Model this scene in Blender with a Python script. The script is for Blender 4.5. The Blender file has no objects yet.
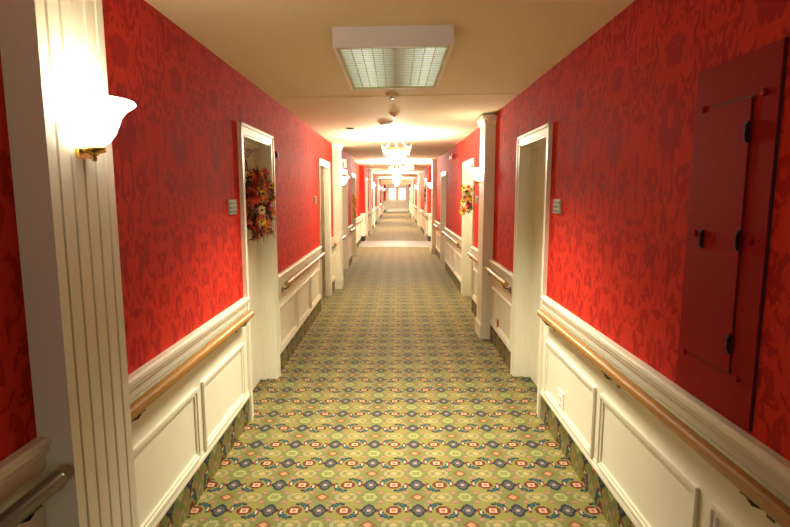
import bpy, bmesh, math, random
from mathutils import Vector, Matrix
random.seed(7)
C = bpy.context.scene.collection
PI = math.pi
H = 1.6            # eye height; floor is z = 0

# ------------------------------------------------------------ camera, world, exposure
cam = bpy.data.cameras.new('camera'); cam_o = bpy.data.objects.new('camera', cam); C.objects.link(cam_o)
cam.sensor_width = 36; cam.lens = 527 / 790 * 36
cam.shift_x = -1.7 / 790
cam_o.location = (.004, 0, H)
cam_o.rotation_euler = (PI / 2 - math.atan(70 / 527), 0, 0)
bpy.context.scene.camera = cam_o
world = bpy.data.worlds.new('world'); bpy.context.scene.world = world; world.use_nodes = True
world.node_tree.nodes['Background'].inputs[0].default_value = (1, .85, .6, 1)
world.node_tree.nodes['Background'].inputs[1].default_value = .01
vs = bpy.context.scene.view_settings
vs.view_transform = 'Standard'; vs.look = 'None'; vs.gamma = 1; vs.use_curve_mapping = False
vs.exposure = 0.0
FLUOR_W, CHAND_W, SCONCE_W = 60, 400, 8
WARM = (1, .96, .74); FLUOR_C = (1, .93, .70); SCONCE_C = (1, .84, .62)

bl = bpy.data.lights.new('daylight_behind', 'AREA'); bl.shape = 'RECTANGLE'; bl.size = .9; bl.size_y = 1.5; bl.energy = 5.5; bl.spread = math.radians(50); bl.color = (1, .95, .82)
blo = bpy.data.objects.new('daylight_behind', bl); C.objects.link(blo); blo.location = (0, -7.9, 1.3); blo.rotation_euler = (PI / 2, 0, 0)

# ------------------------------------------------------------ helpers
class MB:
    def __init__(s): s.bm = bmesh.new()
    def box(s, x0, x1, y0, y1, z0, z1):
        r = bmesh.ops.create_cube(s.bm, size=1)
        for v in r['verts']:
            v.co = Vector(((x0 + x1) / 2 + v.co.x * abs(x1 - x0), (y0 + y1) / 2 + v.co.y * abs(y1 - y0), (z0 + z1) / 2 + v.co.z * abs(z1 - z0)))
        return s
    def prism(s, pts, d, smooth=False):
        d = Vector(d); a = [s.bm.verts.new(Vector(p)) for p in pts]; b = [s.bm.verts.new(Vector(p) + d) for p in pts]
        n = len(pts)
        for i in range(n):
            f = s.bm.faces.new((a[i], a[(i + 1) % n], b[(i + 1) % n], b[i])); f.smooth = smooth
        s.bm.faces.new(a[::-1]); s.bm.faces.new(b)
        return s
    def tube(s, path, r, n=10, cap=True):
        P = [Vector(p) for p in path]; R = r if isinstance(r, (list, tuple)) else [r] * len(P)
        t0 = (P[1] - P[0]).normalized(); u = t0.orthogonal().normalized(); rings = []
        for i, p in enumerate(P):
            t = (P[min(i + 1, len(P) - 1)] - P[max(i - 1, 0)]).normalized()
            u = (u - t * u.dot(t)).normalized(); w = t.cross(u)
            rings.append([s.bm.verts.new(p + (u * math.cos(2 * PI * k / n) + w * math.sin(2 * PI * k / n)) * R[i]) for k in range(n)])
        for a, b in zip(rings, rings[1:]):
            for k in range(n):
                f = s.bm.faces.new((a[k], a[(k + 1) % n], b[(k + 1) % n], b[k])); f.smooth = True
        if cap: s.bm.faces.new(rings[0][::-1]); s.bm.faces.new(rings[-1])
        return s
    def lathe(s, prof, c, n=32, a0=0, a1=2 * PI, flat=False):
        full = abs(a1 - a0 - 2 * PI) < 1e-6; m = n if full else n + 1; rings = []
        for r, z in prof:
            rings.append([s.bm.verts.new((c[0] + r * math.cos(a0 + (a1 - a0) * k / n), c[1] + r * math.sin(a0 + (a1 - a0) * k / n), c[2] + z)) for k in range(m)])
        for a, b in zip(rings, rings[1:]):
            for k in range(n):
                f = s.bm.faces.new((a[k], a[(k + 1) % m], b[(k + 1) % m], b[k])); f.smooth = not flat
        return s
    def build(s, name, mat, parent=None, fix=True):
        if fix:
            bmesh.ops.remove_doubles(s.bm, verts=s.bm.verts, dist=1e-6)
            bmesh.ops.recalc_face_normals(s.bm, faces=s.bm.faces)
        me = bpy.data.meshes.new(name); s.bm.to_mesh(me); s.bm.free()
        for m in (mat if isinstance(mat, list) else [mat]): me.materials.append(m)
        o = bpy.data.objects.new(name, me); C.objects.link(o)
        if parent: 
            o.parent = parent; o.matrix_parent_inverse = parent.matrix_basis.inverted()
        return o

def empty(name, loc, label=None, cat=None, group=None):
    o = bpy.data.objects.new(name, None); C.objects.link(o); o.location = loc; o.empty_display_size = .05
    o.matrix_basis = Matrix.Translation(loc)
    if label: o['label'] = label; o['category'] = cat
    if group: o['group'] = group
    return o
def struct(o): o['kind'] = 'structure'; return o
def tag(o, label, cat, group=None):
    o['label'] = label; o['category'] = cat
    if group: o['group'] = group
    return o
def copy_tree(src, loc, parent=None):
    c = src.copy(); C.objects.link(c)
    if parent: c.parent = parent
    else: c.location = loc
    for ch in src.children: copy_tree(ch, None, c)
    return c

# ------------------------------------------------------------ materials
def mat(name, col, rough=.5, metal=0, spec=.5, emit=None, es=0, bump=None, coat=0):
    m = bpy.data.materials.new(name); m.use_nodes = True; nt = m.node_tree; b = nt.nodes['Principled BSDF']
    b.inputs['Base Color'].default_value = (*col, 1); b.inputs['Roughness'].default_value = rough
    b.inputs['Metallic'].default_value = metal; b.inputs['Specular IOR Level'].default_value = spec
    b.inputs['Coat Weight'].default_value = coat
    if emit: b.inputs['Emission Color'].default_value = (*emit, 1); b.inputs['Emission Strength'].default_value = es
    # faint procedural unevenness in every finish
    tc = nt.nodes.new('ShaderNodeTexCoord'); n = nt.nodes.new('ShaderNodeTexNoise'); n.inputs['Scale'].default_value = (bump or (9, .0))[0]
    n.inputs['Detail'].default_value = 3
    nt.links.new(tc.outputs['Object'], n.inputs['Vector'])
    mx = nt.nodes.new('ShaderNodeMix'); mx.data_type = 'RGBA'
    mx.inputs[6].default_value = (*[c * .95 for c in col], 1); mx.inputs[7].default_value = (*[min(1, c * 1.04) for c in col], 1)
    nt.links.new(n.outputs['Fac'], mx.inputs[0]); nt.links.new(mx.outputs[2], b.inputs['Base Color'])
    if bump and bump[1]:
        bp = nt.nodes.new('ShaderNodeBump'); bp.inputs['Strength'].default_value = bump[1]; bp.inputs['Distance'].default_value = .004
        nt.links.new(n.outputs['Fac'], bp.inputs['Height']); nt.links.new(bp.outputs['Normal'], b.inputs['Normal'])
    return m

class E:                      # tiny maths-node expression builder
    nt = None
    def __init__(s, sock): s.s = sock
    @staticmethod
    def op(o, *a):
        n = E.nt.nodes.new('ShaderNodeMath'); n.operation = o
        for i, x in enumerate(a):
            if isinstance(x, E): E.nt.links.new(x.s, n.inputs[i])
            else: n.inputs[i].default_value = x
        return E(n.outputs[0])
    def __add__(s, o): return E.op('ADD', s, o)
    def __sub__(s, o): return E.op('SUBTRACT', s, o)
    def __rsub__(s, o): return E.op('SUBTRACT', o, s)
    def __mul__(s, o): return E.op('MULTIPLY', s, o)
    __radd__ = __add__; __rmul__ = __mul__
    def __truediv__(s, o): return E.op('DIVIDE', s, o)
    def lt(s, o): return E.op('LESS_THAN', s, o)
    def gt(s, o): return E.op('GREATER_THAN', s, o)
    def abs(s): return E.op('ABSOLUTE', s)
def mixc(f, a, b):
    n = E.nt.nodes.new('ShaderNodeMix'); n.data_type = 'RGBA'
    if isinstance(f, E): E.nt.links.new(f.s, n.inputs[0])
    else: n.inputs[0].default_value = f
    for i, c in ((6, a), (7, b)):
        if isinstance(c, tuple): n.inputs[i].default_value = (*c, 1)
        else: E.nt.links.new(c, n.inputs[i])
    return n.outputs[2]

def carpet_material(name, ax):
    m = bpy.data.materials.new(name); m.use_nodes = True; nt = m.node_tree; E.nt = nt; b = nt.nodes['Principled BSDF']
    b.inputs['Roughness'].default_value = .7; b.inputs['Specular IOR Level'].default_value = .15
    b.inputs['Sheen Weight'].default_value = 1.0 if ax[0] == 0 else .1; b.inputs['Sheen Roughness'].default_value = .18; b.inputs['Sheen Tint'].default_value = (1, .95, .82, 1)
    tc = nt.nodes.new('ShaderNodeTexCoord'); sx = nt.nodes.new('ShaderNodeSeparateXYZ'); nt.links.new(tc.outputs['Object'], sx.inputs[0])
    # woven stair-step of the tufts, very small
    PX, PY = .2535, .2378
    X, Y = E(sx.outputs[ax[0]]), E(sx.outputs[ax[1]])
    if ax == (2, 1): X = X * .62
    u = (X + .012) / PX; v = (Y - 2.494) / PY
    q = 1 / 26
    u = E.op('SNAP', u + 50, q) - (50 - q / 2); v = E.op('SNAP', v + 50, q) - (50 - q / 2)
    col = E.op('FLOOR', u + .5); row = E.op('FLOOR', v + .5)
    uf, vf = u - col, v - row
    par = E.op('FLOORED_MODULO', col + row, 2)            # 0: hook pair A, 1: pair B
    sg = par * 2 - 1
    su = uf * sg
    neg = su.lt(0) * -2 + 1                                # fold by point symmetry
    p, r = su * neg, vf * neg
    def ell(x, y, cx, cy, rx, ry):
        a = (x - cx) / rx; c = (y - cy) / ry
        return a * a + c * c
    def dia(x, y, cx, cy, rx, ry): return ((x - cx) / rx).abs() + ((y - cy) / ry).abs()
    au, av = uf.abs(), vf.abs()
    h = 0.5 - av                                           # distance from the half row
    # ground
    no = nt.nodes.new('ShaderNodeTexNoise'); no.inputs['Scale'].default_value = 9; nt.links.new(tc.outputs['Object'], no.inputs['Vector'])
    hp = E.op('FLOORED_MODULO', col + E.op('FLOOR', v), 2)
    base = mixc(E(no.outputs['Fac']), (.155, .140, .030), (.195, .175, .044))
    green = dia(uf, vf, 0, 0, .62, .62).gt(1)
    base = mixc(green * .75, base, (.11, .125, .032))
    line = (dia(uf, vf, 0, 0, .62, .62) - 1).abs().lt(.07)
    base = mixc(line * .45, base, (.09, .12, .06))
    def put(mask, c, base): return mixc(mask, base, c)
    # pale outlined blossom over the eyes on the half row
    d = ell(au, h, 0, 0, .24, .17); ring = (d - .72).abs().lt(.26)
    base = put(ring * .38, (.42, .29, .18), base)
    base = put(d.lt(.16) * .7, (.38, .27, .15), base)
    # blossom between: cream or red in turn
    k = au - .5
    hq = E.op('FLOORED_MODULO', E.op('FLOOR', u) + E.op('FLOOR', v), 2)
    d2 = ell(k, h, 0, 0, .15, .17)
    base = put((d2 - .62).abs().lt(.3) * hq * .6, (.34, .32, .14), base)
    base = put(ell(k, h, 0, 0, .07, .08).lt(1) * hq * .8, (.17, .18, .06), base)
    d3 = dia(k, h, 0, 0, .17, .16); nq = 1 - hq
    base = put(d3.lt(1) * nq * .8, (.16, .035, .018), base)
    base = put(d3.lt(.5) * nq, (.36, .19, .09), base)
    # little diamonds
    d4 = dia(au, av, .27, .32, .085, .10)
    base = put(d4.lt(1) * .85, (.22, .10, .07), base); base = put(d4.lt(.4), (.34, .17, .11), base)
    # navy medallion
    d5 = dia(k, av, 0, 0, .20, .26)
    base = put(d5.lt(1), (.010, .012, .022), base); base = put(d5.lt(.66), (.07, .06, .058), base); base = put((d5 - .42).abs().lt(.08), (.05, .05, .07), base)
    base = put(d5.lt(.24), (.30, .21, .16), base)
    # eye
    d6 = ell(au, av, 0, 0, .155, .165)
    base = put(d6.lt(1), (.11, .014, .010), base); base = put(d6.lt(.3), (.42, .33, .20), base); base = put(d6.lt(.06), (.35, .05, .03), base)
    # hooks
    o1 = ell(p, r, .085, -.02, .235, .27); o2 = ell(p, r, .045, .045, .175, .235)
    hook = o1.lt(1) * o2.gt(1) * r.lt(.06) * p.gt(-.01)
    i1 = ell(p, r, .085, -.02, .215, .235); i2 = ell(p, r, .045, .045, .195, .26)
    base = put(hook, (.008, .012, .022), base)
    base = put(i1.lt(1) * i2.gt(1) * r.lt(.04) * p.gt(.06), (.02, .075, .09), base)
    base = put(hook * p.gt(.235) * p.lt(.28) * r.gt(-.12) * r.lt(0), (.36, .34, .27), base)
    base = put(hook * p.gt(.28) * r.gt(-.12), (.20, .022, .014), base)
    nt.links.new(base, b.inputs['Base Color'])
    bn = nt.nodes.new('ShaderNodeTexNoise'); bn.inputs['Scale'].default_value = 260; nt.links.new(tc.outputs['Object'], bn.inputs['Vector'])
    bp = nt.nodes.new('ShaderNodeBump'); bp.inputs['Strength'].default_value = .4; bp.inputs['Distance'].default_value = .003
    nt.links.new(bn.outputs['Fac'], bp.inputs['Height']); nt.links.new(bp.outputs['Normal'], b.inputs['Normal'])
    return m

def damask_material():
    m = bpy.data.materials.new('red damask wallpaper'); m.use_nodes = True; nt = m.node_tree; E.nt = nt; b = nt.nodes['Principled BSDF']
    tc = nt.nodes.new('ShaderNodeTexCoord'); sx = nt.nodes.new('ShaderNodeSeparateXYZ'); nt.links.new(tc.outputs['Object'], sx.inputs[0])
    X, Y, Z = (E(sx.outputs[i]) for i in range(3))
    along = Y + X * 1.0
    strip = E.op('FLOOR', along / .52)
    u = E.op('PINGPONG', along, .26)
    half = E.op('FLOORED_MODULO', strip, 2)
    def comb(a, c, d):
        n = nt.nodes.new('ShaderNodeCombineXYZ')
        for i, x in enumerate((a, c, d)):
            if isinstance(x, E): nt.links.new(x.s, n.inputs[i])
            else: n.inputs[i].default_value = x
        return n.outputs[0]
    vec = comb(u * 1.8, Z * .95, strip * 0)
    def noise(vec, sc, det, dist, rough=.5):
        n = nt.nodes.new('ShaderNodeTexNoise'); n.inputs['Scale'].default_value = sc; n.inputs['Detail'].default_value = det
        n.inputs['Distortion'].default_value = dist; n.inputs['Roughness'].default_value = rough; nt.links.new(vec, n.inputs['Vector']); return E(n.outputs['Fac'])
    a = noise(vec, 9, 2.5, 1.6); c = noise(vec, 4.5, 2, .6); e = noise(vec, 30, 2, 1.2)
    veins = (a - .5).abs()
    f = a * .65 + c * .3 + e * .13 - .55
    mr = nt.nodes.new('ShaderNodeMapRange'); mr.inputs[1].default_value = -.012; mr.inputs[2].default_value = .012
    nt.links.new(f.s, mr.inputs[0])
    mr2 = nt.nodes.new('ShaderNodeMapRange'); mr2.inputs[1].default_value = .004; mr2.inputs[2].default_value = .014
    nt.links.new(veins.s, mr2.inputs[0])
    mask = E.op('MINIMUM', E(mr.outputs[0]) * .0 + 1, 1 - E(mr.outputs[0])) 
    mask = E.op('MULTIPLY', mask, E(mr2.outputs[0]) * .45 + .55)
    col = mixc(mask, (.40, .012, .008), (.60, .031, .013))
    nt.links.new(col, b.inputs['Base Color'])
    nt.links.new((mask * .04 + .72).s, b.inputs['Roughness'])
    b.inputs['Specular IOR Level'].default_value = .12
    return m

def wood_material(name, c1, c2, rough):
    m = bpy.data.materials.new(name); m.use_nodes = True; nt = m.node_tree; E.nt = nt; b = nt.nodes['Principled BSDF']
    tc = nt.nodes.new('ShaderNodeTexCoord'); mp = nt.nodes.new('ShaderNodeMapping'); mp.inputs['Scale'].default_value = (14, .8, 14)
    nt.links.new(tc.outputs['Object'], mp.inputs[0])
    n = nt.nodes.new('ShaderNodeTexNoise'); n.inputs['Scale'].default_value = 6; n.inputs['Detail'].default_value = 6; nt.links.new(mp.outputs[0], n.inputs['Vector'])
    nt.links.new(mixc(E(n.outputs['Fac']), c1, c2), b.inputs['Base Color'])
    b.inputs['Roughness'].default_value = rough; b.inputs['Coat Weight'].default_value = .25; b.inputs['Coat Roughness'].default_value = .15
    return m

def lens_material():
    m = bpy.data.materials.new('ribbed light diffuser'); m.use_nodes = True; nt = m.node_tree; E.nt = nt; b = nt.nodes['Principled BSDF']
    tc = nt.nodes.new('ShaderNodeTexCoord'); sx = nt.nodes.new('ShaderNodeSeparateXYZ'); nt.links.new(tc.outputs['Object'], sx.inputs[0])
    n = nt.nodes.new('ShaderNodeTexNoise'); n.inputs['Scale'].default_value = 30; n.inputs['Detail'].default_value = 3; nt.links.new(tc.outputs['Object'], n.inputs['Vector'])
    X = E(sx.outputs[0])
    # two pairs of tubes behind the panel, dimmer between them
    g = E.op('MINIMUM', E.op('MINIMUM', (X - .17).abs(), (X + .17).abs()) * 6, 1)
    st = (1 - g) * .95 + .07
    col = mixc(E(n.outputs['Fac']), (.42, .52, .42), (.80, .86, .74))
    nt.links.new(col, b.inputs['Emission Color']); nt.links.new((st + .05).s, b.inputs['Emission Strength'])
    b.inputs['Base Color'].default_value = (.55, .60, .42, 1); b.inputs['Roughness'].default_value = .35
    return m

M = dict(
    paint=mat('cream gloss paint', (.80, .765, .62), .38, bump=(3, 0)),
    ceil=mat('cream ceiling paint', (.82, .74, .50), .85, bump=(40, .15)),
    wall=damask_material(),
    carpet=carpet_material('patterned olive carpet', (0, 1)),
    carpet_up=carpet_material('patterned olive carpet upturn', (2, 1)),
    wood=wood_material('golden oak', (.27, .115, .012), (.46, .22, .025), .4),
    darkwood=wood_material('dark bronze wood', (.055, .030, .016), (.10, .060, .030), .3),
    brass=mat('polished brass', (.65, .42, .12), .25, 1),
    bracket=mat('aged dark brass', (.10, .06, .025), .3, .9),
    dark=mat('dark bronze', (.03, .022, .018), .4, .6),
    black=mat('black rubber', (.012, .012, .012), .6),
    blackwire=mat('black iron wire', (.01, .01, .01), .5),
    glass=mat('lit frosted glass', (.9, .88, .8), .4, emit=(1, .92, .78), es=5),
    chglass=mat('lit frosted bowl glass', (.9, .88, .8), .4, emit=(1, .96, .82), es=10),
    ivory=mat('ivory gilt metal', (.80, .66, .40), .35, .3),
    fixture=mat('white enamel', (.90, .88, .88), .45),
    lens=lens_material(),
    rib=mat('diffuser rib', (.62, .66, .36), .5),
    plaque=mat('sage green plaque', (.09, .19, .14), .4),
    plaquetrim=mat('plaque pale strip', (.48, .50, .36), .35),
    plastic=mat('white plastic', (.85, .84, .78), .4),
    redplastic=mat('red plastic', (.42, .02, .015), .4),
    redpaint=mat('red painted metal', (.30, .008, .005), .6, spec=.08, bump=(30, .05)),
    redseam=mat('dark panel seam', (.035, .004, .004), .6),
    latch=mat('dark latch', (.03, .006, .006), .4, .4),
    signbox=mat('pale peach sign face', (.42, .33, .22), .6),
    orange=mat('orange sign letters', (.30, .06, .012), .5),
    greenink=mat('green sign ink', (.03, .16, .07), .5),
    daylight=mat('daylit pane', (.9, .93, 1), .2, emit=(.93, .97, 1), es=1.15),
    threshold=mat('pale lavender ramp vinyl', (.27, .26, .25), .6),
    slabdark=mat('brown door edge', (.10, .055, .025), .4),
    steel=mat('brushed steel', (.55, .52, .45), .35, 1),
    leafred=mat('scarlet leaves', (.60, .035, .010), .55),
    leaforange=mat('orange leaves', (.72, .20, .02), .55),
    leafrust=mat('dark rust leaves', (.16, .022, .012), .6),
    leafgreen=mat('olive leaves', (.07, .10, .02), .6),
    petred=mat('red petals', (.6, .03, .02), .6),
    petyellow=mat('yellow petals', (.85, .58, .05), .6),
    petcream=mat('cream petals', (.80, .66, .34), .6),
    twig=mat('brown twig', (.05, .03, .015), .8),
    burlap=mat('grey ribbon', (.35, .34, .30), .8),
)

def see_through(m, f):      # thin glass that lets part of the bulb's light straight through
    nt = m.node_tree; b = nt.nodes['Principled BSDF']; t = nt.nodes.new('ShaderNodeBsdfTransparent'); x = nt.nodes.new('ShaderNodeMixShader')
    x.inputs[0].default_value = f; nt.links.new(b.outputs[0], x.inputs[1]); nt.links.new(t.outputs[0], x.inputs[2]); nt.links.new(x.outputs[0], nt.nodes['Material Output'].inputs['Surface'])
see_through(M['chglass'], .38); see_through(M['glass'], .15)

# ------------------------------------------------------------ layout (metres; the photo looks along +Y)
W = 1.05; REC = 1.17; CZ = 2.42; Y0 = -8.0; YE = 45.0; YR = 17.3; RISE = .05
DOORS = {-1: [(3.565, 4.50), (7.13, 8.25), (10.05, 11.15), (12.25, 13.35), (17.9, 19.0), (24.0, 25.0), (30.4, 31.4), (39.5, 40.5)],
          1: [(3.62, 4.56), (7.10, 8.25), (11.2, 12.3), (18.3, 19.4), (25.6, 26.6), (30.0, 31.0), (40, 41)]}
PILS = {-1: [1.464, 8.77, 20.1, 28.0, 36.8], 1: [5.70, 13.97, 23.0, 33.4]}
PW = .335; PD = .112
RECESS = {-1: (13.45, YR), 1: (14.31, YR)}
SIDE = {-1: 'left', 1: 'right'}

def dz(y): return RISE if y > YR - .01 else 0

# floor, ceiling, ends
fl = MB().box(-1.3, 1.3, Y0, 15.9, -.05, 0)
fl.box(-1.3, 1.3, YR, YE + .1, .03, RISE)
struct(fl.build('floor', M['carpet']))
o = MB().prism([(-1.19, 15.9, -.05), (-1.19, 15.9, .001), (-1.19, YR, RISE), (-1.19, YR, -.05)], (2.38, 0, 0)).build('trim_1', M['threshold']); struct(o)
TILT = .019
ce = MB().prism([(-1.3, Y0, CZ - 1.3 * TILT), (1.3, Y0, CZ + 1.3 * TILT), (1.3, Y0, CZ + .3), (-1.3, Y0, CZ + .3)], (0, 8.5 - Y0, 0))
ce.box(-1.3, 1.3, 14.0, YE + .1, CZ + .075, CZ + .3)
# the ceiling climbs a little towards the ramp
a_ = [(-1.3, 8.5, CZ - 1.3 * TILT), (1.3, 8.5, CZ + 1.3 * TILT), (1.3, 8.5, CZ + .32), (-1.3, 8.5, CZ + .32)]
b_ = [(-1.3, 14, CZ + .075), (1.3, 14, CZ + .075), (1.3, 14, CZ + .32), (-1.3, 14, CZ + .32)]
va = [ce.bm.verts.new(p) for p in a_]; vb = [ce.bm.verts.new(p) for p in b_]
for k in range(4): ce.bm.faces.new((va[k], va[(k + 1) % 4], vb[(k + 1) % 4], vb[k]))
ce.bm.faces.new(va[::-1]); ce.bm.faces.new(vb)
struct(ce.build('ceiling', M['ceil']))
wb = MB().box(-1.3, 1.3, Y0 - .1, Y0, 0, CZ).build('wall_back', M['wall']); struct(wb)

def rail_profile(y, s, z0, x):
    return [(s * (x - o), y, z0 + z) for o, z in ((0, .783), (.012, .783), (.016, .797), (.013, .80), (.021, .806), (.022, .838), (.030, .846), (.034, .862), (.040, .870), (.040, .886), (.030, .893), (0, .893))]
def cap_profile(y, s, z0, x):
    return [(s * (x - o), y, z0 + z) for o, z in ((0, .175), (.016, .175), (.016, .195), (.011, .199), (.009, .214), (0, .216))]

def moulding(mb, s, x, a, b, z0, z1):
    # a picture-frame moulding: outer and inner step
    for (w0, w1, d) in ((0, .018, .016), (.018, .034, .009)):
        X0, X1 = sorted((s * (x - d), s * (x + .002)))
        mb.box(X0, X1, a + w0, b - w0, z1 - w1, z1 - w0)
        mb.box(X0, X1, a + w0, b - w0, z0 + w0, z0 + w1)
        mb.box(X0, X1, a + w0, a + w1, z0 + w1, z1 - w1)
        mb.box(X0, X1, b - w1, b - w0, z0 + w1, z1 - w1)

bays = {}
for s in (-1, 1):
    wl = MB(); wc = MB(); rl = MB(); cb = MB(); mo = MB()
    cuts = sorted([(a, b, 'd') for a, b in DOORS[s]] + [(p, p + PW, 'p') for p in PILS[s]] + [(RECESS[s][0], RECESS[s][0], 'r'), (YR, YR, 'r')])
    def wallbox(x, a, b, z0, z1):
        X0, X1 = sorted((s * x, s * 1.28)); wl.box(X0, X1, a, b, z0, z1)
    # solid wall between openings
    y = Y0
    def solid(a, b):
        r0, r1 = RECESS[s]
        for p, q, x in ((a, min(b, r0), W), (max(a, r0), min(b, r1), REC), (max(a, r1), b, W)):
            if q - p > .01: wallbox(x, p, q, 0, CZ + .1)
    for a, b in DOORS[s]:
        solid(y, a + .07); y = b - .07
        wallbox(W, a + .07, b - .07, 2.0 + dz(a), CZ + .1)
    solid(y, YE)
    wall = struct(wl.build('wall_' + SIDE[s], M['wall']))
    # bays of wainscot
    y = Y0; lst = []
    for a, b, k in cuts:
        if a - y > .05: lst.append((y, a))
        y = b
    lst.append((y, YE)); bays[s] = lst
    for a, b in lst:
        x = REC if RECESS[s][0] - .01 <= a < YR - .02 else W
        z = dz(a)
        X0, X1 = sorted((s * (x - .006), s * (x + .01))); wc.box(X0, X1, a, b, z, z + .86)
        rl.prism(rail_profile(a, s, z, x), (0, b - a, 0)); rl.prism(cap_profile(a, s, z, x), (0, b - a, 0))
        X0, X1 = sorted((s * (x - .012), s * (x))); cb.box(X0, X1, a, b, z, z + .178)
        if b <= 1.5: pan = [(-.9, -.1), (-.02, .62), (.70, 1.40)]
        elif s == 1 and a < 0: pan = [(-1.1, -.25), (-.18, .62), (.70, 1.615), (1.69, 2.555), (2.63, 3.53)]
        elif s == -1 and a < 2: pan = [(1.86, 2.635), (2.71, 3.46)]
        else:
            L = b - a; n = max(1, round(L / .9)); m = .07 if L > .3 else .03
            w_ = (L - m * (n + 1)) / n; pan = [(a + m + i * (w_ + m), a + m + i * (w_ + m) + w_) for i in range(n)]
        for p, q in pan:
            if q - p > .08: moulding(mo, s, x - .006, p, q, z + .215, z + .60)
    # return of the recess, facing the camera
    X0, X1 = sorted((s * 1.045, s * 1.19))
    wc.box(X0, X1, YR - .006, YR + .001, RISE, .94); rl.box(X0, X1, YR - .03, YR, .86, .965)
    wc.build('wainscot', M['paint'], wall); rl.build('chair_rail', M['paint'], wall)
    cb.build('carpet_base', M['carpet_up'], wall); mo.build('panel_moulding', M['paint'], wall)
    MB().box(X0, X1, YR - .03, YR, RISE, RISE + .16).build('rubber_base', M['black'], wall)

# doors
nd = 0
doors = {}
for s in (-1, 1):
    for i, (a, b) in enumerate(DOORS[s]):
        nd += 1; z = dz(a)
        root = struct(empty('door_%d' % nd, (s * W, (a + b) / 2, z)))
        fr = MB(); A, B = a + .07, b - .07; T = 2.0
        def bx(x0, x1, y0, y1, z0, z1, mb=fr):
            X0, X1 = sorted((s * x0, s * x1)); mb.box(X0, X1, y0, y1, z + z0, z + z1)
        for (p, q) in ((a, A), (B, b)): bx(W - .020, W, p, q, 0, T + .07)
        bx(W - .020, W, A, B, T, T + .07)
        for (p, q) in ((a, a + .02), (b - .02, b)): bx(W - .028, W - .020, p, q, 0, T + .07)      # outer bead
        bx(W - .028, W - .020, a, b, T + .05, T + .07)
        bx(W - .012, REC, A - .001, A + .012, 0, T); bx(W - .012, REC, B - .012, B + .001, 0, T); bx(W - .012, REC, A, B, T - .012, T + .001)   # lining
        bx(1.125, REC, A + .012, A + .03, 0, T - .012); bx(1.125, REC, B - .03, B - .012, 0, T - .012); bx(1.125, REC, A + .012, B - .012, T - .03, T - .012)   # stop
        fr.build('door_frame', M['paint'], root)
        sl = MB(); SX = 1.115 if (s == -1 and i == 1) else REC
        bx(SX, SX + .04, A + .012, B - .012, .008, T - .012, sl)
        slab = sl.build('door_slab', M['slabdark'] if (s == -1 and i == 1) else M['paint'], root)
        if s == -1 and i == 1:
            for hz in (.25, 1.0, 1.78):
                h = MB(); bx(1.107, 1.115, B - .10, B - .07, hz, hz + .1, h); h.build('hinge', M['steel'], slab)
        k = MB().lathe([(0, 0), (.022, 0), (.022, .008), (.009, .012), (.009, .035), (.026, .045), (.028, .058), (.018, .068), (0, .07)], (0, 0, 0), 20)
        bmesh.ops.transform(k.bm, matrix=Matrix.Translation((s * SX, A + .075, z + .95)) @ Matrix.Rotation(-s * PI / 2, 4, 'Y'), verts=k.bm.verts)
        k.build('door_knob', M['brass'], slab)
        doors[(s, i)] = root

# end wall with double doors
ew = MB().box(-1.3, -.93, YE, YE + .15, RISE, 2.5).box(1.02, 1.3, YE, YE + .15, RISE, 2.5).box(-.93, 1.02, YE, YE + .15, 2.33, 2.5)
ew = struct(ew.build('wall_front', M['wall']))
w_ = MB()
for x0, x1 in ((-1.05, -.93), (1.02, 1.05)): w_.box(x0, x1, YE - .012, YE, RISE, .98); w_.box(x0, x1, YE - .03, YE, .93, 1.0)
w_.build('wainscot', M['paint'], ew)
b_ = MB().box(-1.05, -.93, YE - .03, YE, RISE, .22).box(1.02, 1.05, YE - .03, YE, RISE, .22); b_.build('rubber_base', M['black'], ew)
nd += 1; root = struct(empty('door_%d' % nd, (.045, YE, RISE)))
fr = MB().box(-.93, -.80, YE - .03, YE + .1, RISE, 2.33).box(.89, 1.02, YE - .03, YE + .1, RISE, 2.33).box(-.80, .89, YE - .03, YE + .1, 2.22, 2.33)
fr.build('door_frame', M['paint'], root)
for x0, x1 in ((-.80, .04), (.05, .89)):
    c = (x0 + x1) / 2; d = MB()
    d.box(x0, c - .27, YE, YE + .05, RISE, 2.22).box(c + .27, x1, YE, YE + .05, RISE, 2.22).box(c - .27, c + .27, YE, YE + .05, RISE, 1.13).box(c - .27, c + .27, YE, YE + .05, 2.03, 2.22)
    lf = d.build('door_leaf', M['paint'], root)
    MB().box(c - .27, c + .27, YE + .02, YE + .03, 1.13, 2.03).build('window_pane', M['daylight'], lf)
    MB().box(x0 + .05, x1 - .05, YE - .006, YE, RISE + .03, RISE + .28).build('kick_plate', M['steel'], lf)
    MB().box(x0 + .08, x1 - .08, YE - .06, YE - .03, 1.0, 1.05).box(x0 + .08, x0 + .14, YE - .04, YE, .99, 1.06).box(x1 - .14, x1 - .08, YE - .04, YE, .99, 1.06).build('push_bar', M['steel'], lf)

# ceiling beam far down the hall
struct(MB().box(-1.05, 1.05, 35.0, 35.3, 2.18, CZ + .08).build('trim_2', M['ceil']))
struct(MB().prism([(-1.05, 4.6, CZ - .0235), (1.05, 4.6, CZ + .0165), (1.05, 4.6, CZ + .03), (-1.05, 4.6, CZ + .01)], (0, .02, 0)).build('trim_3', M['ceil']))

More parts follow.
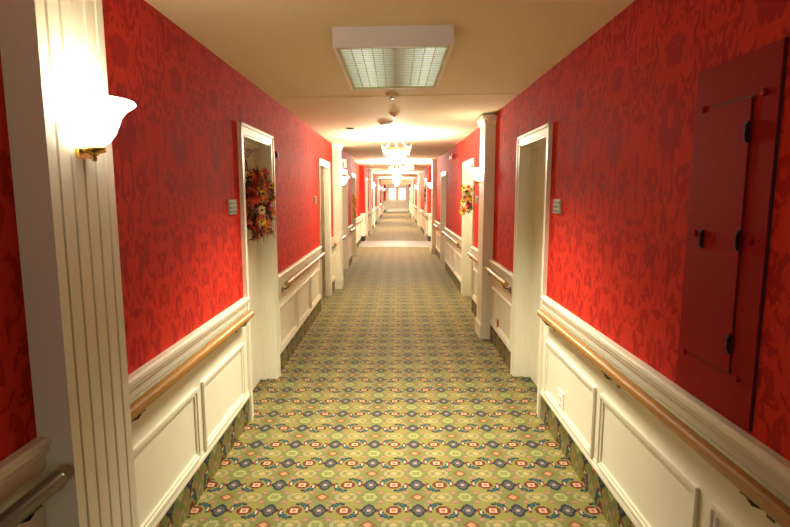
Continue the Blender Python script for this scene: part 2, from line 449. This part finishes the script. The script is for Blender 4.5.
# pilasters
nt_ = 3
for s in (-1, 1):
    for i, p in enumerate(PILS[s]):
        nt_ += 1; z = dz(p); top = CZ if p < 14 - .1 else CZ + .075
        f = W - PD - (-.010 if (s == -1 and i == 0) else 0); pts = [(s * (W + .01), p), (s * f, p)]
        for k in range(5):
            g = p + .045 + k * (PW - .09) / 4
            pts += [(s * f, g - .006), (s * (f + .008), g - .002), (s * (f + .008), g + .002), (s * f, g + .006)]
        pts += [(s * f, p + PW), (s * (W + .01), p + PW)]
        mb = MB().prism([(x, y, z) for x, y in pts], (0, 0, top - z))
        pil = struct(mb.build('trim_%d' % nt_, M['paint']))
        cp = MB(); X0, X1 = sorted((s * (W + .01), s * (f - .012)))
        cp.box(X0, X1, p - .012, p + PW + .012, z, z + .15)
        X0, X1 = sorted((s * (W + .01), s * (f - .006))); cp.box(X0, X1, p - .006, p + PW + .006, z + .15, z + .17)
        cp.build('plinth', M['paint'], pil)
        cc = MB(); prof = [(0, -.10), (.006, -.095), (.010, -.085), (.016, -.06), (.030, -.04), (.036, -.035), (.036, -.002)]
        rings = []
        for o_, zz in prof:
            rings.append([cc.bm.verts.new(v) for v in ((s * (W + .005), p - o_, top + zz), (s * (f - o_), p - o_, top + zz), (s * (f - o_), p + PW + o_, top + zz), (s * (W + .005), p + PW + o_, top + zz))])
        for a_, b_ in zip(rings, rings[1:]):
            for k in range(3): cc.bm.faces.new((a_[k], a_[k + 1], b_[k + 1], b_[k]))
        cc.build('crown_moulding', M['paint'], pil)

# ------------------------------------------------------------ handrails
def handrail(s, a, b, label, x=.975, rail_mat='wood', zz=.80, group='wooden handrails along the corridor'):
    z = dz(a) + zz
    root = empty('handrail', (s * x, a, z), label, 'handrail', group)
    r = .025
    e = min(.02, (b - a) / 6)
    MB().tube([(s * x, a, z), (s * x, a + e * .3, z), (s * x, a + e, z), (s * x, b - e, z), (s * x, b - e * .3, z), (s * x, b, z)], [r * .6, r * .9, r, r, r * .9, r * .6], 18).build('rail', M[rail_mat], root)
    L = b - a; n = 1 if L < .5 else max(2, round(L / .85))
    wx = (REC if RECESS[s][0] - .01 <= a < YR - .02 else W) - .006
    for i in range(n):
        y = a + (L * .5 if n == 1 else .12 + i * (L - .24) / (n - 1))
        br = MB().tube([(s * x, y, z - r * .8), (s * x, y, z - .035), (s * (x + .012), y, z - .052), (s * (wx - .02), y, z - .066), (s * (wx - .004), y, z - .07)], .0055, 8)
        br.box(*sorted((s * (wx - .005), s * wx)), y - .014, y + .014, z - .098, z - .045)
        br.box(s * x - .012, s * x + .012, y - .022, y + .022, z - r * 1.12, z - r * .75)
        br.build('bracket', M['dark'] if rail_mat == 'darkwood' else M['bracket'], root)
    return root
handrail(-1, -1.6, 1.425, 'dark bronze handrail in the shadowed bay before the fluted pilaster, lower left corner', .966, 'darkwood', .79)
handrail(-1, 1.80, 3.47, 'golden oak handrail between the fluted foreground pilaster and the door with the red autumn wreath')
handrail(-1, 4.63, 7.05, 'shiny wooden handrail on left wall between the red wreath door and the next door')
handrail(-1, 8.33, 8.72, 'very short handrail stub in front of the left pilaster holding the second sconce')
handrail(-1, 9.2, 9.98, 'short handrail on left wall just past the second pilaster')
handrail(-1, 11.2, 12.2, 'handrail on left wall just before the door with the orange wreath')
handrail(-1, 13.5, 17.2, 'handrail on left wall in the recess before the dark red jog', 1.09)
handrail(1, -1.8, 3.50, 'long golden oak handrail in the right foreground below the red access panel')
handrail(1, 4.62, 5.63, 'short wooden handrail on right wall between the nearest door and the pilaster')
handrail(1, 6.10, 7.03, 'short handrail on right wall between the first right pilaster and the flower wreath door')
handrail(1, 8.32, 11.12, 'handrail on right wall beyond the door with the yellow flower wreath')
handrail(1, 12.38, 13.9, 'handrail on right wall just before the second right pilaster')
handrail(1, 14.4, 17.2, 'handrail in the right-hand recess behind the second right pilaster', 1.09)
for s in (-1, 1):
    lst = [q for q in bays[s] if q[0] >= YR - .01 and q[1] - q[0] > .9 and q[0] < 30]
    for i, (a, b) in enumerate(lst):
        ordn = ['first', 'second', 'third', 'fourth', 'fifth', 'sixth', 'seventh', 'eighth'][i]
        handrail(s, a + .06, b - .06, 'distant handrail on the %s wall, %s one past the floor ramp' % (SIDE[s], ordn))

# ------------------------------------------------------------ lamps
def point(name, loc, w, col, r, parent):
    l = bpy.data.lights.new(name, 'POINT'); l.energy = w; l.color = col; l.shadow_soft_size = r
    o = bpy.data.objects.new(name, l); C.objects.link(o); o.location = loc
    o.parent = parent; o.matrix_parent_inverse = parent.matrix_basis.inverted(); return o

def sconce(s, y, label):
    z = dz(y) - .02; f = W - PD - (-.010 if (s == -1 and y < 2) else 0); cx = s * (f - .004); root = empty('wall_sconce', (cx, y, z + 1.74), label, 'wall lamp', 'frosted bowl sconces on the pilasters')
    a0 = -PI / 2 if s == -1 else PI / 2
    prof = [(.028, 1.752), (.060, 1.760), (.088, 1.776), (.108, 1.800), (.120, 1.826), (.130, 1.850), (.148, 1.870), (.168, 1.882), (.178, 1.890),
            (.175, 1.896), (.160, 1.888), (.142, 1.876), (.122, 1.854), (.112, 1.828), (.100, 1.804), (.080, 1.782), (.055, 1.767), (.026, 1.760)]
    MB().lathe([(r * .87, zz) for r, zz in prof], (cx, y, z), 32, a0, a0 + PI).build('glass_bowl', M['glass'], root)
    br = MB().lathe([(0, 1.715), (.006, 1.716), (.009, 1.724), (.007, 1.730), (.016, 1.738), (.034, 1.744), (.036, 1.756), (.02, 1.762), (0, 1.764)], (s * (f - .038), y, z), 20)
    br.box(*sorted((s * f, s * (f - .012))), y - .03, y + .03, z + 1.725, z + 1.765)
    br.box(*sorted((s * f, s * (f - .038))), y - .007, y + .007, z + 1.740, z + 1.752)
    br.build('brass_holder', M['brass'], root)
    point('bulb_light', (s * (f - .055), y, z + 1.872), SCONCE_W * (1 if y < 17 else 2.5), SCONCE_C, .03, root)
yp = lambda p: p + PW / 2
sconce(-1, 1.62, 'large glowing frosted glass sconce on the fluted foreground pilaster')
sconce(-1, yp(8.77), 'frosted glass sconce on the second left pilaster below the small white sign')
sconce(1, yp(5.70), 'frosted glass sconce on the nearest right pilaster beside the yellow flower wreath')
sconce(1, yp(13.97), 'frosted glass sconce on the second right pilaster')
for s, ps, words in ((-1, PILS[-1][2:], ('nearest', 'middle', 'farthest')), (1, PILS[1][2:], ('nearer', 'farther'))):
    for p, wd in zip(ps, words):
        sconce(s, yp(p), 'distant frosted sconce on the %s wall past the ramp, %s of %s' % (SIDE[s], wd, 'three' if s == -1 else 'two'))

def chandelier(y, label):
    t = (CZ if y < 14 else CZ + .075); x = 0.0
    root = empty('chandelier', (x, y, t), label, 'ceiling lamp', 'bowl chandeliers along the ceiling')
    MB().lathe([(0, -.001), (.065, -.001), (.066, -.010), (.05, -.022), (.02, -.034), (0, -.036)], (x, y, t), 28).build('canopy', M['ivory'], root)
    MB().tube([(x, y, t - .03), (x, y, t - .10), (x, y, t - .105), (x, y, t - .12), (x, y, t - .125), (x, y, t - .20)], [.007, .007, .014, .014, .007, .007], 10).build('stem', M['ivory'], root)
    for k in range(4):
        a = PI / 4 * 2 * k
        def P(r, zz): return (x + r * math.cos(a), y + r * math.sin(a), t + zz)
        pts = [(.01, -.022), (.04, -.010), (.075, -.018), (.098, -.045), (.104, -.080), (.112, -.108), (.120, -.126), (.138, -.150), (.165, -.166), (.195, -.162), (.212, -.146), (.216, -.126)]
        MB().tube([P(*q) for q in pts], [.006, .007, .008, .008, .008, .009, .013, .009, .009, .008, .008, .006], 8).tube([P(.205, -.155), P(.20, -.20), P(.178, -.25), P(.184, -.275)], .007, 8).build('scroll_arm', M['ivory'], root)
    MB().lathe([(.195, -.185), (.208, -.188), (.210, -.200), (.200, -.206), (.190, -.206), (.186, -.194), (.195, -.185)], (x, y, t), 40).build('rim_ring', M['brass'], root)
    MB().lathe([(.168, -.206), (.162, -.230), (.150, -.258), (.134, -.286), (.108, -.306), (.06, -.316), (.0005, -.319)], (x, y, t), 40).build('glass_bowl', M['chglass'], root)
    MB().lathe([(0, -.326), (.018, -.328), (.020, -.336), (.009, -.342), (.012, -.352), (0, -.364)], (x, y, t), 16).build('finial', M['brass'], root)
    for k in range(3):
        a = k * 2 * PI / 3
        point('bulb_light', (x + .08 * math.cos(a), y + .08 * math.sin(a), t - .20), CHAND_W / 3 * (.75 if y < 10 else 2.0 if y < 35 else 2.8), WARM, .035, root)
for y, l in ((7.7, 'nearest bowl chandelier with ivory scroll arms and a glowing frosted bowl'), (15.4, 'second bowl chandelier beside the hanging exit sign'),
             (23.2, 'third bowl chandelier, directly below the second in view'), (31.0, 'fourth bowl chandelier before the ceiling beam'), (39.5, 'farthest bowl chandelier behind the ceiling beam')):
    chandelier(y, l)

# fluorescent ceiling box
root = empty('fluorescent_ceiling_light', (-.005, 3.25, CZ), 'boxy white fluorescent ceiling light with a ribbed greenish diffuser', 'ceiling light')
fluor_root = root
x0, x1, y0, y1, z0 = -.315, .285, 2.73, 3.80, 2.322
hb = MB(); t = .016
hb.box(x0, x1, y0, y0 + t, z0, CZ).box(x0, x1, y1 - t, y1, z0, CZ).box(x0, x0 + t, y0 + t, y1 - t, z0, CZ).box(x1 - t, x1, y0 + t, y1 - t, z0, CZ)
hb.box(x0 + t, x1 - t, y0 + t, y1 - t, CZ - .012, CZ)
hb.build('housing', M['fixture'], root)
fm = MB(); q = .014
fm.box(x0 + t, x1 - t, y0 + t, y0 + t + .02, z0 + .002, z0 + .018).box(x0 + t, x1 - t, y1 - t - .02, y1 - t, z0 + .002, z0 + .018)
fm.box(x0 + t, x0 + t + q, y0 + t, y1 - t, z0 + .002, z0 + .018).box(x1 - t - q, x1 - t, y0 + t, y1 - t, z0 + .002, z0 + .018)
fm.build('diffuser_frame', M['rib'], root)
ln = MB().box(x0 + t + q, x1 - t - q, y0 + t + .02, y1 - t - .02, z0 + .012, z0 + .016)
lens = ln.build('diffuser', M['lens'], root)
lens.location = (0, 0, 0)
rb = MB()
xa, xb = x0 + t + q, x1 - t - q
for i in range(1, 10):
    xx = xa + (xb - xa) * i / 10; rb.box(xx - .0022, xx + .0022, y0 + t + .02, y1 - t - .02, z0 + .006, z0 + .012)
for i in range(1, 24):
    yy = y0 + .04 + (y1 - y0 - .08) * i / 24; rb.box(xa, xb, yy - .0012, yy + .0012, z0 + .009, z0 + .012)
rb.build('diffuser_rib', M['rib'], lens)
al = bpy.data.lights.new('tube_light', 'AREA'); al.shape = 'RECTANGLE'; al.size = .46; al.size_y = .95; al.energy = FLUOR_W; al.color = FLUOR_C; al.spread = math.radians(104)
ao = bpy.data.objects.new('tube_light', al); C.objects.link(ao); ao.location = (-.015, 3.265, z0 - .004); ao.parent = root; ao.matrix_parent_inverse = root.matrix_basis.inverted()

fluor_root.rotation_euler = (0, -TILT, 0)
# ------------------------------------------------------------ small ceiling fittings
def sprinkler(x, y, label):
    root = empty('sprinkler_head', (x, y, CZ), label, 'sprinkler', 'ceiling sprinklers')
    MB().lathe([(0, 0), (.052, -.001), (.052, -.006), (.040, -.022), (.022, -.030), (0, -.031)], (x, y, CZ), 24).build('escutcheon', M['ceil'], root)
    MB().lathe([(0, -.03), (.009, -.03), (.009, -.036), (.004, -.037), (.004, -.043), (.02, -.044), (.02, -.046), (0, -.047)], (x, y, CZ), 20).build('deflector', M['dark'], root)
sprinkler(-.035, 4.50, 'sprinkler head on ceiling just behind the fluorescent light box')
sprinkler(-.02, 5.55, 'sprinkler head on ceiling between the fluorescent light and the small box detector')
root = empty('smoke_detector', (-.13, 6.25, CZ), 'small beige box detector on the ceiling in front of the nearest chandelier', 'detector')
MB().box(-.21, -.04, 6.17, 6.33, CZ - .012, CZ).build('base_plate', M['ceil'], root)
MB().lathe([(0, -.012), (.066, -.012), (.064, -.026), (.05, -.034), (0, -.036)], (-.125, 6.25, CZ), 28).build('detector_cover', M['fixture'], root)
root = empty('ceiling_speaker', (-.58, 6.75, CZ), 'round dark ceiling fitting to the left of the detector', 'ceiling fitting')
MB().lathe([(.108, 0), (.112, -.004), (.105, -.009), (.088, -.006), (.086, 0)], (-.58, 6.75, CZ), 32).build('trim_ring', M['ceil'], root)
MB().lathe([(0, -.026), (.03, -.024), (.06, -.012), (.086, -.003)], (-.58, 6.75, CZ), 32).build('grille', M['dark'], root)
tag(MB().lathe([(0, 0), (.062, 0), (.062, -.02), (.045, -.04), (0, -.044)], (-.58, 15.3, CZ + .075), 24).build('smoke_alarm', M['plastic']), 'small white round alarm on ceiling left of the second chandelier', 'detector')

# exit sign
root = empty('exit_sign', (.385, 16.6, CZ + .075), 'pale hanging exit sign with orange letters right of the second chandelier', 'sign')
MB().box(.23, .54, 16.57, 16.63, 2.318, 2.472).build('sign_box', M['signbox'], root)
MB().box(.33, .44, 16.58, 16.62, 2.470, 2.495).build('mount', M['plastic'], root)
def lettering(txt, size, loc, rot, matl, parent, name='lettering'):
    cu = bpy.data.curves.new(name, 'FONT'); cu.body = txt; cu.size = size; cu.align_x = 'CENTER'; cu.align_y = 'CENTER'; cu.extrude = .0015; cu.offset = .002
    tmp = bpy.data.objects.new(name + '_tmp', cu); C.objects.link(tmp); bpy.context.view_layer.update()
    me = bpy.data.meshes.new_from_object(tmp.evaluated_get(bpy.context.evaluated_depsgraph_get())); me.name = name
    bpy.data.objects.remove(tmp); me.materials.clear(); me.materials.append(matl)
    me.transform(Matrix.Translation(loc) @ rot)
    o = bpy.data.objects.new(name, me); C.objects.link(o); o.parent = parent; o.matrix_parent_inverse = parent.matrix_basis.inverted(); return o
lettering('EXIT', .125, (.385, 16.567, 2.395), Matrix.Rotation(PI / 2, 4, 'X'), M['orange'], root)

# small projecting sign on the left
root = empty('projecting_sign', (-1.05, 9.5, 2.12), 'small white projecting sign with a green mark on left wall above the second sconce', 'sign')
MB().box(-.985, -.89, 9.49, 9.51, 2.055, 2.205).build('sign_board', M['plastic'], root)
MB().box(-1.05, -.985, 9.495, 9.505, 2.10, 2.16).build('wall_arm', M['plastic'], root)
g = MB().lathe([(0, 0), (.009, 0), (.009, .002), (0, .002)], (0, 0, 0), 16)
bmesh.ops.transform(g.bm, matrix=Matrix.Translation((-.944, 9.49, 2.186)) @ Matrix.Rotation(PI / 2, 4, 'X'), verts=g.bm.verts)
g.build('black_dot', M['black'], root)
g = MB().box(-.951, -.937, 9.487, 9.49, 2.085, 2.165).box(-.962, -.926, 9.487, 9.49, 2.11, 2.122).box(-.956, -.932, 9.487, 9.49, 2.07, 2.085)
g.build('green_mark', M['greenink'], root)

# ------------------------------------------------------------ things on the walls
def plaque(s, y, z, label, w=.15, h=.092):
    root = empty('room_plaque', (s * W, y, z), label, 'sign', 'sage green room plaques beside doors')
    X = lambda d: sorted((s * W, s * (W - d)))
    MB().box(*X(.010), y - w / 2, y + w / 2, z - h / 2, z + h / 2).build('plaque_base', M['plaquetrim'], root)
    for i, zz in enumerate((.024, -.003, -.030)):
        MB().box(*sorted((s * (W - .010), s * (W - .014))), y - w / 2 + .008, y + w / 2 - .008, z + zz - .010, z + zz + .010).build('insert', M['plaque'], root)
plaque(-1, 3.385, 1.515, 'sage green room plaque on red wall left of the red wreath door')
plaque(1, 3.44, 1.518, 'sage green room plaque on red wall right of the nearest right door')
plaque(-1, 6.83, 1.52, 'room plaque on left wall just before the second left door')
plaque(1, 6.88, 1.52, 'room plaque on right wall behind the first right pilaster')

# access panel
root = empty('access_panel', (W, 1.68, 1.45), 'tall red painted metal access panel with screws and latches on right wall', 'panel')
# slightly out of square like the real one: flush plate, inner door, seams
MB().box(W - .010, W, 1.475, 1.88, .905, 2.012).build('outer_plate', M['redpaint'], root)
MB().box(W - .006, W, 1.472, 1.475, .905, 2.014).build('plate_edge', M['redseam'], root)
ipd = MB().box(W - .0165, W - .010, 1.578, 1.785, 1.048, 1.878).build('inner_door', M['redpaint'], root)
MB().box(W - .012, W - .010, 1.575, 1.578, 1.045, 1.881).box(W - .012, W - .010, 1.785, 1.788, 1.045, 1.881).box(W - .012, W - .010, 1.578, 1.785, 1.042, 1.048).box(W - .012, W - .010, 1.578, 1.785, 1.878, 1.884).build('door_seam', M['redseam'], root)
for y, z in ((1.83, 1.879), (1.533, 1.883), (1.822, 1.464), (1.535, 1.46), (1.838, 1.037), (1.545, 1.04)):
    g = MB().lathe([(0, 0), (.011, 0), (.0115, .003), (.008, .007), (.003, .0075), (0, .006)], (0, 0, 0), 18)
    bmesh.ops.transform(g.bm, matrix=Matrix.Translation((W - .010, y, z)) @ Matrix.Rotation(-PI / 2, 4, 'Y'), verts=g.bm.verts)
    g.build('screw', M['redpaint'], root)
for y, z in ((1.580, 1.778), (1.768, 1.449), (1.580, 1.459), (1.580, 1.14)):
    g = MB().box(W - .026, W - .0165, y - .006, y + .006, z - .03, z + .03).box(W - .029, W - .026, y - .003, y + .003, z - .022, z + .022)
    g.build('latch', M['latch'], root)

# outlets
def outlet(y, z, m, label, w=.075, h=.115):
    root = empty('wall_outlet', (W - .006, y, z), label, 'outlet')
    MB().box(W - .013, W - .006, y - w / 2, y + w / 2, z - h / 2, z + h / 2).build('cover_plate', M['plastic'] if m == 'plastic' else M[m], root)
    f = MB()
    for d in (-.022, .022): f.box(W - .016, W - .013, y - .016, y + .016, z + d - .015, z + d + .015)
    fo = f.build('socket', M[m], root)
    for d in (-.022, .022):
        for e in (-.0065, .0065): MB().box(W - .0165, W - .016, y + e - .0015, y + e + .0015, z + d - .005, z + d + .007).build('slot', M['black'], fo)
outlet(3.19, .285 + .01, 'plastic', 'white outlet on the cream panel below the golden handrail, right foreground', .11, .14)
outlet(5.28, .265, 'redplastic', 'small red outlet low on the wainscot before the nearest right pilaster')
outlet(9.73, .26, 'plastic', 'small outlet low on the wainscot beyond the yellow flower wreath door')
# fire alarm
root = empty('fire_alarm', (W, 9.85, 2.28), 'small red and white fire alarm high on the right wall', 'alarm')
MB().box(W - .035, W, 9.81, 9.89, 2.24, 2.32).build('alarm_body', M['redplastic'], root)
MB().box(W - .075, W - .035, 9.82, 9.88, 2.225, 2.275).build('strobe_lens', M['plastic'], root)
# chime by door
root = empty('wall_button', (-W, 4.68, 1.93), 'tiny dark red fitting on wall right of the red wreath door frame', 'fitting')
MB().box(-W, -W + .015, 4.665, 4.70, 1.905, 1.965).build('fitting_plate', M['redseam'], root)
MB().box(-W + .015, -W + .020, 4.675, 4.69, 1.92, 1.95).build('button', M['redplastic'], root)

# ------------------------------------------------------------ wreaths
def leaf(mb, c, n, up, size, lobes=5):
    n = n.normalized(); u = (up - n * up.dot(n)).normalized(); v = n.cross(u)
    pts = []
    for k in range(lobes * 2):
        a = 2 * PI * k / (lobes * 2) ; r = size * ((1.0 if k % 2 == 0 else .38) * (1.25 if k == 0 else 1))
        pts.append(c + u * r * math.cos(a) + v * r * .75 * math.sin(a) + n * (-.18 * r if k % 2 == 0 else 0.05 * size))
    cv = mb.bm.verts.new(c + n * size * .12); cb = mb.bm.verts.new(c - n * size * .04); vs_ = [mb.bm.verts.new(p) for p in pts]
    for k in range(len(vs_)):
        mb.bm.faces.new((cv, vs_[k], vs_[(k + 1) % len(vs_)])); mb.bm.faces.new((cb, vs_[(k + 1) % len(vs_)], vs_[k]))
def flower(parent, c, n, size, m, name='flower'):
    mb = MB(); n = n.normalized(); u = n.orthogonal().normalized(); v = n.cross(u)
    for ring, (R, tilt) in enumerate(((1, .25), (.62, .8))):
        for k in range(8):
            a = 2 * PI * (k + .5 * ring) / 8; d = u * math.cos(a) + v * math.sin(a); t_ = n.cross(d)
            b0 = c; mid = c + d * size * R * .6 + n * size * tilt * .5; tip = c + d * size * R + n * size * tilt * .7
            w = size * .26 * R + size * .06
            q = [b0, mid - t_ * w, tip, mid + t_ * w]; vv = [mb.bm.verts.new(p) for p in q]; mb.bm.faces.new(vv)
            vv2 = [mb.bm.verts.new(p - n * size * .05) for p in q]; mb.bm.faces.new(vv2[::-1])
    f = mb.build(name, m, parent, fix=False)
    cc = MB(); bmesh.ops.create_icosphere(cc.bm, subdivisions=2, radius=size * .24, matrix=Matrix.Translation(c + n * size * .25))
    cc.build('flower_centre', M['twig'], f, fix=False)
def wreath(s, y, z, ry, rz, label, leaves, petals, nfl, nleaf, hang=0, door=REC, lsize=.05, fsize=.045, seed=1, spread=.085):
    random.seed(seed)
    x = s * (door - .035)
    root = empty('wreath', (s * door, y, z), label, 'wreath', None)
    N = 40
    ringpts = [(x + s * .004 * math.sin(7 * k), y + ry * .72 * math.cos(2 * PI * k / N), z + rz * .72 * math.sin(2 * PI * k / N)) for k in range(N + 1)]
    vine = MB()
    for j in range(3):
        vine.tube([(p[0] - s * .012 * math.sin(2 * PI * k * 5 / N + j * 2.1), p[1] + .012 * math.cos(2 * PI * k * 5 / N + j * 2.1), p[2]) for k, p in enumerate(ringpts)], .008, 6)
    vine.build('vine_ring', M['twig'], root)
    for li, lm in enumerate(leaves):
        mb = MB()
        for k in range(nleaf // len(leaves)):
            a = random.uniform(0, 2 * PI); rr = random.uniform(.55, 1.05)
            c = Vector((x - s * random.uniform(.01, spread + .03), y + ry * rr * math.cos(a), z + rz * rr * math.sin(a) - hang * random.random() * .3))
            nrm = Vector((-s * 1.0, random.uniform(-1.1, .5), random.uniform(-.5, .6)))
            up = Vector((random.uniform(-.2, .2) - s * .3, math.cos(a) + random.uniform(-.5, .5), math.sin(a) + random.uniform(-.5, .5)))
            leaf(mb, c, nrm, up, random.uniform(.7, 1.25) * lsize)
        mb.build('leaves', M[lm], root, fix=False)
    for k in range(nfl):
        a = 2 * PI * k / nfl + random.uniform(-.25, .25); rr = random.uniform(.62, .9)
        c = Vector((x - s * random.uniform(.06, spread + .02), y + ry * rr * math.cos(a), z + rz * rr * math.sin(a)))
        flower(root, c, Vector((-s * .8, -.75 + random.uniform(-.2, .2), random.uniform(-.2, .4))), fsize * random.uniform(.8, 1.15), M[petals[k % len(petals)]])
    return root
wr = wreath(-1, 4.14, 1.51, .21, .255, 'bushy autumn wreath of scarlet leaves and cream flowers on the nearest left door',
       ['leafred', 'leafrust', 'leafred', 'leafgreen', 'leafrust', 'leaforange'], ['petyellow', 'petcream', 'petyellow'], 14, 260, lsize=.048, fsize=.036, spread=.11, seed=12)
wreath(1, 7.52, 1.51, .21, .21, 'yellow and red flower wreath on the right door behind the nearest pilaster',
       ['leafgreen', 'leaforange', 'leafgreen', 'leafred'], ['petyellow', 'petred', 'petyellow', 'petcream', 'petyellow'], 20, 110, door=1.15, lsize=.05, fsize=.055, spread=.15, seed=9)
w3 = wreath(-1, 12.85, 1.28, .20, .26, 'orange leaf wreath with grey ribbon tails on the fourth left door',
       ['leaforange', 'leaforange', 'petyellow'], ['petyellow'], 8, 100, lsize=.07, spread=.13, seed=3)
for dy, dd in ((-.03, -.02), (.03, .03)):
    MB().prism([(-1.07, 12.78 + dy, 1.06), (-1.07, 12.83 + dy, 1.06), (-1.06, 12.88 + dy * 3, .84), (-1.06, 12.80 + dy * 3, .80)], (.006, 0, 0)).build('ribbon_tail', M['burlap'], w3)
wreath(1, 18.85, 1.53, .23, .32, 'dark green wreath with yellow blooms on the distant right door past the ramp',
       ['leafgreen', 'leafgreen', 'leafrust'], ['petyellow'], 7, 80, lsize=.07, spread=.10, seed=4)

# over-the-door wire hanger above the autumn wreath
root = empty('wreath_hanger', (-REC, 4.13, 1.99), 'black wire wreath hanger with slanted prongs at top of the nearest left door', 'hanger')
hx = -REC + .006
MB().box(hx - .003, hx + .001, 4.03, 4.05, 1.80, 1.997).build('strap', M['blackwire'], root)
for k in range(4):
    y_ = 3.97 + k * .07
    MB().tube([(hx, y_, 1.875), (hx + .015, y_ + .02, 1.90), (hx + .03, y_ + .06, 1.93), (hx + .034, y_ + .07, 1.936)], [.003, .003, .003, .005], 8).build('prong', M['blackwire'], root)
MB().tube([(hx + .004, 4.0, 1.80), (hx + .01, 4.04, 1.775), (hx + .02, 4.12, 1.775), (hx + .03, 4.2, 1.785), (hx + .035, 4.25, 1.795)], .005, 8).tube([(hx + .004, 4.04, 1.87), (hx + .012, 4.05, 1.82), (hx + .02, 4.05, 1.775)], .008, 8).tube([(hx + .008, 4.12, 1.86), (hx + .014, 4.125, 1.80), (hx + .02, 4.13, 1.775)], .006, 8).build('hook_base', M['blackwire'], root)
